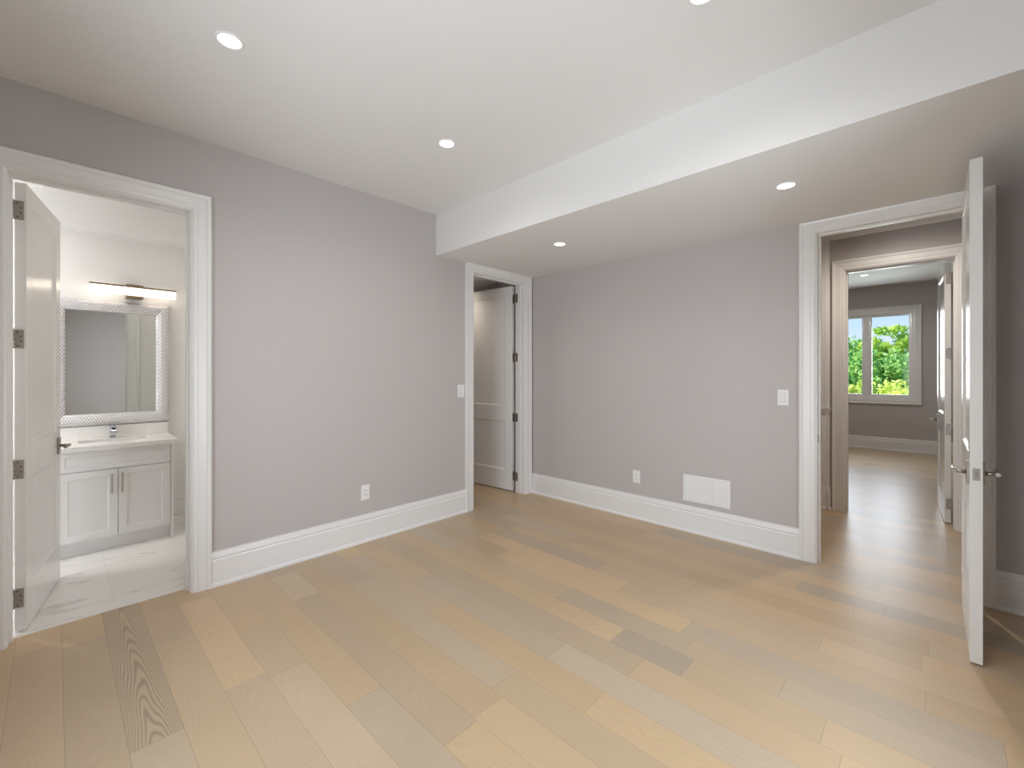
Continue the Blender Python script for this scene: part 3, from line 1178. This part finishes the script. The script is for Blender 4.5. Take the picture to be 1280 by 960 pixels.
m = MB()
lb(m, -5.238, -4.722, 0.012, 0.688, 0.104, 0.122)
lb(m, -5.238, -5.222, 0.012, 0.688, 0.122, 0.800)
lb(m, -5.222, -4.722, 0.012, 0.028, 0.122, 0.800)
lb(m, -5.222, -4.722, 0.672, 0.688, 0.122, 0.800)
lb(m, -4.740, -4.722, 0.028, 0.672, 0.630, 0.655)
lb(m, -4.740, -4.722, 0.028, 0.672, 0.785, 0.800)
m.build('carcass', M_CAB, root, bevel=0.001)
m = MB()
lb(m, -5.238, -4.752, 0.012, 0.688, 0.0, 0.104)
m.build('toe_kick', M_CAB, root)
for (a, c) in ((0.689, 0.707), (-0.007, 0.011)):
    m = MB()
    lb(m, -5.238, -4.694, a, c, 0.0, 0.800)
    m.build('side_panel', M_CAB, root, bevel=0.001)


def shaker(y0, y1, z0, z1, fr, xf=VX, t=0.020, rec=0.007):
    """shaker front facing +x with a chamfered inner edge"""
    m = MB()
    lb(m, xf - t, xf, y0, y0 + fr, z0, z1)
    lb(m, xf - t, xf, y1 - fr, y1, z0, z1)
    lb(m, xf - t, xf, y0 + fr, y1 - fr, z0, z0 + fr)
    lb(m, xf - t, xf, y0 + fr, y1 - fr, z1 - fr, z1)
    lb(m, xf - t, xf - rec, y0 + fr - 0.002, y1 - fr + 0.002, z0 + fr - 0.002, z1 - fr + 0.002)
    rings = []
    for i, x in ((0, xf), (0.008, xf - rec)):
        a, c, d, e2 = y0 + fr + i - oy, y1 - fr - i - oy, z0 + fr + i, z1 - fr - i
        rings.append([(x - ox, a, d), (x - ox, c, d), (x - ox, c, e2), (x - ox, a, e2)])
    m.loft(rings, 0, False, True, False)
    return m


def pull(parent, y, z0, z1):
    m = MB()
    x = VX - ox
    yy = y - oy
    m.box(x + 0.024, x + 0.033, yy - 0.005, yy + 0.005, z0, z1)
    m.box(x, x + 0.025, yy - 0.004, yy + 0.004, z0 + 0.016, z0 + 0.026)
    m.box(x, x + 0.025, yy - 0.004, yy + 0.004, z1 - 0.026, z1 - 0.016)
    return m.build('pull_handle', M_PULL, parent, bevel=0.001)


dl = shaker(0.016, 0.3515, 0.112, 0.640, 0.052).build('cabinet_door', M_CAB, root)
pull(dl, 0.316, 0.452, 0.606)
dr = shaker(0.3545, 0.686, 0.112, 0.640, 0.052).build('cabinet_door', M_CAB, root)
pull(dr, 0.377, 0.452, 0.606)
shaker(0.016, 0.686, 0.645, 0.797, 0.038).build('drawer_front', M_CAB, root)
tag(root, 'white shaker vanity cabinet with two doors under the bathroom counter', 'cabinet')

CT0, CT1 = 0.801, 0.838
root = empty('vanity_countertop', (-4.96, 0.353, CT0))
ox, oy = -4.96, 0.353
sx0, sx1, sy0, sy1 = -5.115, -4.92, 0.135, 0.571
m = MB()
zt, zb = CT1 - CT0, 0.0
for (x0, x1, y0, y1) in ((-5.239, sx0, -0.035, 0.741), (sx1, -4.672, -0.035, 0.741), (sx0, sx1, -0.035, sy0), (sx0, sx1, sy1, 0.741)):
    lb(m, x0, x1, y0, y1, zb, zt)
m.build('counter_slab', M_QUARTZ, root)
m = MB()
lb(m, -5.239, -5.219, -0.035, 0.741, zt, zt + 0.104)
m.build('backsplash', M_QUARTZ, root, bevel=0.001)
m = MB()
rg = []
for i, z in ((-0.006, -0.001), (0.004, -0.02), (0.012, -0.10), (0.03, -0.125), (0.06, -0.13)):
    rg.append([(sx0 - ox + i, sy0 - oy + i, z), (sx1 - ox - i, sy0 - oy + i, z), (sx1 - ox - i, sy1 - oy - i, z), (sx0 - ox + i, sy1 - oy - i, z)])
m.loft(rg, 0, False, True, False)
m.quad(rg[-1])
m.build('sink_basin', M_CERAMIC, root)
tag(root, 'white veined quartz countertop with undermount sink and low backsplash', 'countertop')

root = empty('faucet', (-5.165, 0.353, CT1))
m = MB()
m.box(-0.026, 0.026, -0.026, 0.026, 0, 0.008)
m.box(-0.021, 0.021, -0.021, 0.021, 0.008, 0.105)
m.build('faucet_body', M_CHROME, root, bevel=0.002)
m = MB()
m.loft([[(0.018, -0.019, 0.070), (0.018, 0.019, 0.070), (0.018, 0.019, 0.096), (0.018, -0.019, 0.096)],
        [(0.130, -0.019, 0.060), (0.130, 0.019, 0.060), (0.130, 0.019, 0.078), (0.130, -0.019, 0.078)]], cap=True)
m.build('spout', M_CHROME, root, bevel=0.002)
m = MB()
m.loft([[(-0.022, -0.019, 0.109), (-0.022, 0.019, 0.109), (-0.022, 0.019, 0.120), (-0.022, -0.019, 0.120)],
        [(0.075, -0.014, 0.124), (0.075, 0.014, 0.124), (0.075, 0.014, 0.132), (0.075, -0.014, 0.132)]], cap=True)
m.tube([(0, 0, 0.104), (0, 0, 0.112)], 0.012, 12)
m.build('faucet_handle', M_CHROME, root, bevel=0.0015)
tag(root, 'square chrome faucet on the bathroom counter', 'faucet')

# mirror with a bead mosaic frame
my0, my1, mz0, mz1, fw = -0.037, 0.752, 0.951, 2.034, 0.098
root = empty('wall_mirror', (XB, (my0 + my1) / 2, (mz0 + mz1) / 2))
hw, hh = (my1 - my0) / 2, (mz1 - mz0) / 2
m = MB()
rings = []
for i, x in ((0, 0.001), (0, 0.022), (0.010, 0.034), (0.03, 0.040), (0.06, 0.036), (0.085, 0.026), (fw, 0.016), (fw, 0.006)):
    rings.append([(x, -hw + i, -hh + i), (x, hw - i, -hh + i), (x, hw - i, hh - i), (x, -hw + i, hh - i)])
m.loft(rings, 0, False, True, False)
m.build('mirror_frame', M_MOSAIC, root)
m = MB()
m.box(0.006, 0.011, -hw + fw - 0.008, hw - fw + 0.008, -hh + fw - 0.008, hh - fw + 0.008)
m.build('mirror_glass', M_MIRROR, root)
tag(root, 'rectangular mirror in a silver beaded frame above the sink', 'mirror')

# vanity light
root = empty('vanity_light', (XB, 0.497, 2.125))
m = MB()
m.box(0.001, 0.055, -0.058, 0.058, -0.056, 0.056)
m.build('wall_bracket', M_BRASS, root, bevel=0.001)
m = MB()
m.box(0.056, 0.118, -0.292, 0.292, -0.030, 0.034)
m.build('diffuser', M_TUBE, root, bevel=0.004)
m = MB()
m.box(0.054, 0.122, -0.294, 0.294, 0.034, 0.048)
m.box(0.050, 0.124, -0.058, 0.058, 0.048, 0.060)
m.box(0.050, 0.124, -0.058, 0.058, -0.056, -0.044)
m.build('light_bar', M_BRASS, root)
tag(root, 'lit horizontal bar lamp above the bathroom mirror', 'wall light')


# ------------------------------------------------------------------ outside
m = MB()
m.box(-40, 40, 11.5, 90, -3.4, -3.2)
tag(m.build('ground', M_LAWN), 'green lawn outside the far window', 'ground', kind='structure')


def tree(name, x, y, top, crown_r, crown_h, n, leafmat, size, label, cat, seed, stems=1):
    rnd = random.Random(seed)
    root = empty(name, (x, y, -3.2))
    hgt = top + 3.2
    m = MB()
    tips = []
    trunk_top = hgt - crown_h * 0.55
    m.tube([(0, 0, -0.03), (0.05, 0.02, trunk_top * 0.5), (0.0, 0.05, trunk_top)], [0.14, 0.10, 0.07], 10)
    tr = m.build('trunk', M_BARK, root)
    m = MB()
    for k in range(16):
        a = rnd.random() * 2 * PI
        z0 = trunk_top * (0.6 + 0.4 * rnd.random())
        rr = crown_r * (0.45 + 0.5 * rnd.random())
        z1 = hgt - crown_h * (0.06 + 0.80 * rnd.random())
        p1 = Vector((rr * math.cos(a), rr * math.sin(a), z1))
        mid = Vector((p1.x * 0.45, p1.y * 0.45, z0 + (z1 - z0) * 0.6))
        m.tube([(0.02, 0.04, z0), mid, p1], [0.045, 0.028, 0.012], 6)
        tips.append(p1)
        tips.append(mid.lerp(p1, 0.5))
    m.build('branches', M_BARK, root)
    m = MB()
    clumps = []
    for t in tips:
        clumps.append((t, crown_r * (0.22 + 0.2 * rnd.random())))
    for k in range(26):
        a = rnd.random() * 2 * PI
        q = rnd.random()
        zc = hgt - crown_h * q
        rr = crown_r * math.sqrt(max(0.05, math.sin(PI * min(0.98, 0.12 + q * 0.86)))) * (0.35 + 0.6 * rnd.random())
        clumps.append((Vector((rr * math.cos(a), rr * math.sin(a), zc)), crown_r * (0.18 + 0.22 * rnd.random())))
    for k in range(n):
        c, rad = clumps[rnd.randrange(len(clumps))]
        d = Vector((rnd.gauss(0, 1), rnd.gauss(0, 1), rnd.gauss(0, 0.8))).normalized() * rad * (rnd.random() ** 0.4)
        p = c + d
        if p.z > hgt:
            p.z = hgt - rnd.random() * 0.2
        nrm = Vector((rnd.gauss(0, 1), rnd.gauss(0, 1), rnd.gauss(0.6, 0.8))).normalized()
        a = nrm.orthogonal().normalized()
        a.rotate(Matrix.Rotation(rnd.random() * 2 * PI, 3, nrm))
        bb = nrm.cross(a)
        s = size * (0.6 + 0.8 * rnd.random())
        m.quad([p - a * s, p + bb * s * 0.45 - nrm * s * 0.1, p + a * s, p - bb * s * 0.45 - nrm * s * 0.1])
    m.build('foliage', leafmat, root, recalc=False)
    return tag(root, label, cat)


tree('tree', -1.03, 22.0, 3.14, 1.0, 3.4, 6500, M_LEAF_A, 0.10, 'tall bright green tree in the right window pane', 'tree', 3)
tree('tree', -2.45, 23.5, 3.05, 1.05, 3.6, 5500, M_LEAF_B, 0.10, 'green tree in the left window pane with sky above it', 'tree', 5)
tree('tree', -1.265, 18.6, 2.14, 1.15, 3.0, 6500, M_LEAF_B, 0.09, 'dark green rounded tree in front of the taller ones', 'tree', 8)
tree('tree', -1.02, 27.0, 2.75, 1.6, 4.4, 5500, M_LEAF_A, 0.12, 'distant green tree behind the bright one in the right pane', 'tree', 11)
tree('tree', -2.65, 32.0, 2.75, 1.6, 4.2, 5500, M_LEAF_A, 0.12, 'distant green tree at the middle of the window', 'tree', 19)
tree('bush', -0.58, 14.6, 1.22, 0.62, 1.7, 4500, M_LEAF_C, 0.07, 'yellow green bush low in the right window pane', 'bush', 13)
tree('bush', -1.68, 15.9, 1.22, 0.55, 1.7, 4500, M_LEAF_C, 0.07, 'yellow green bush low in the left window pane', 'bush', 17)
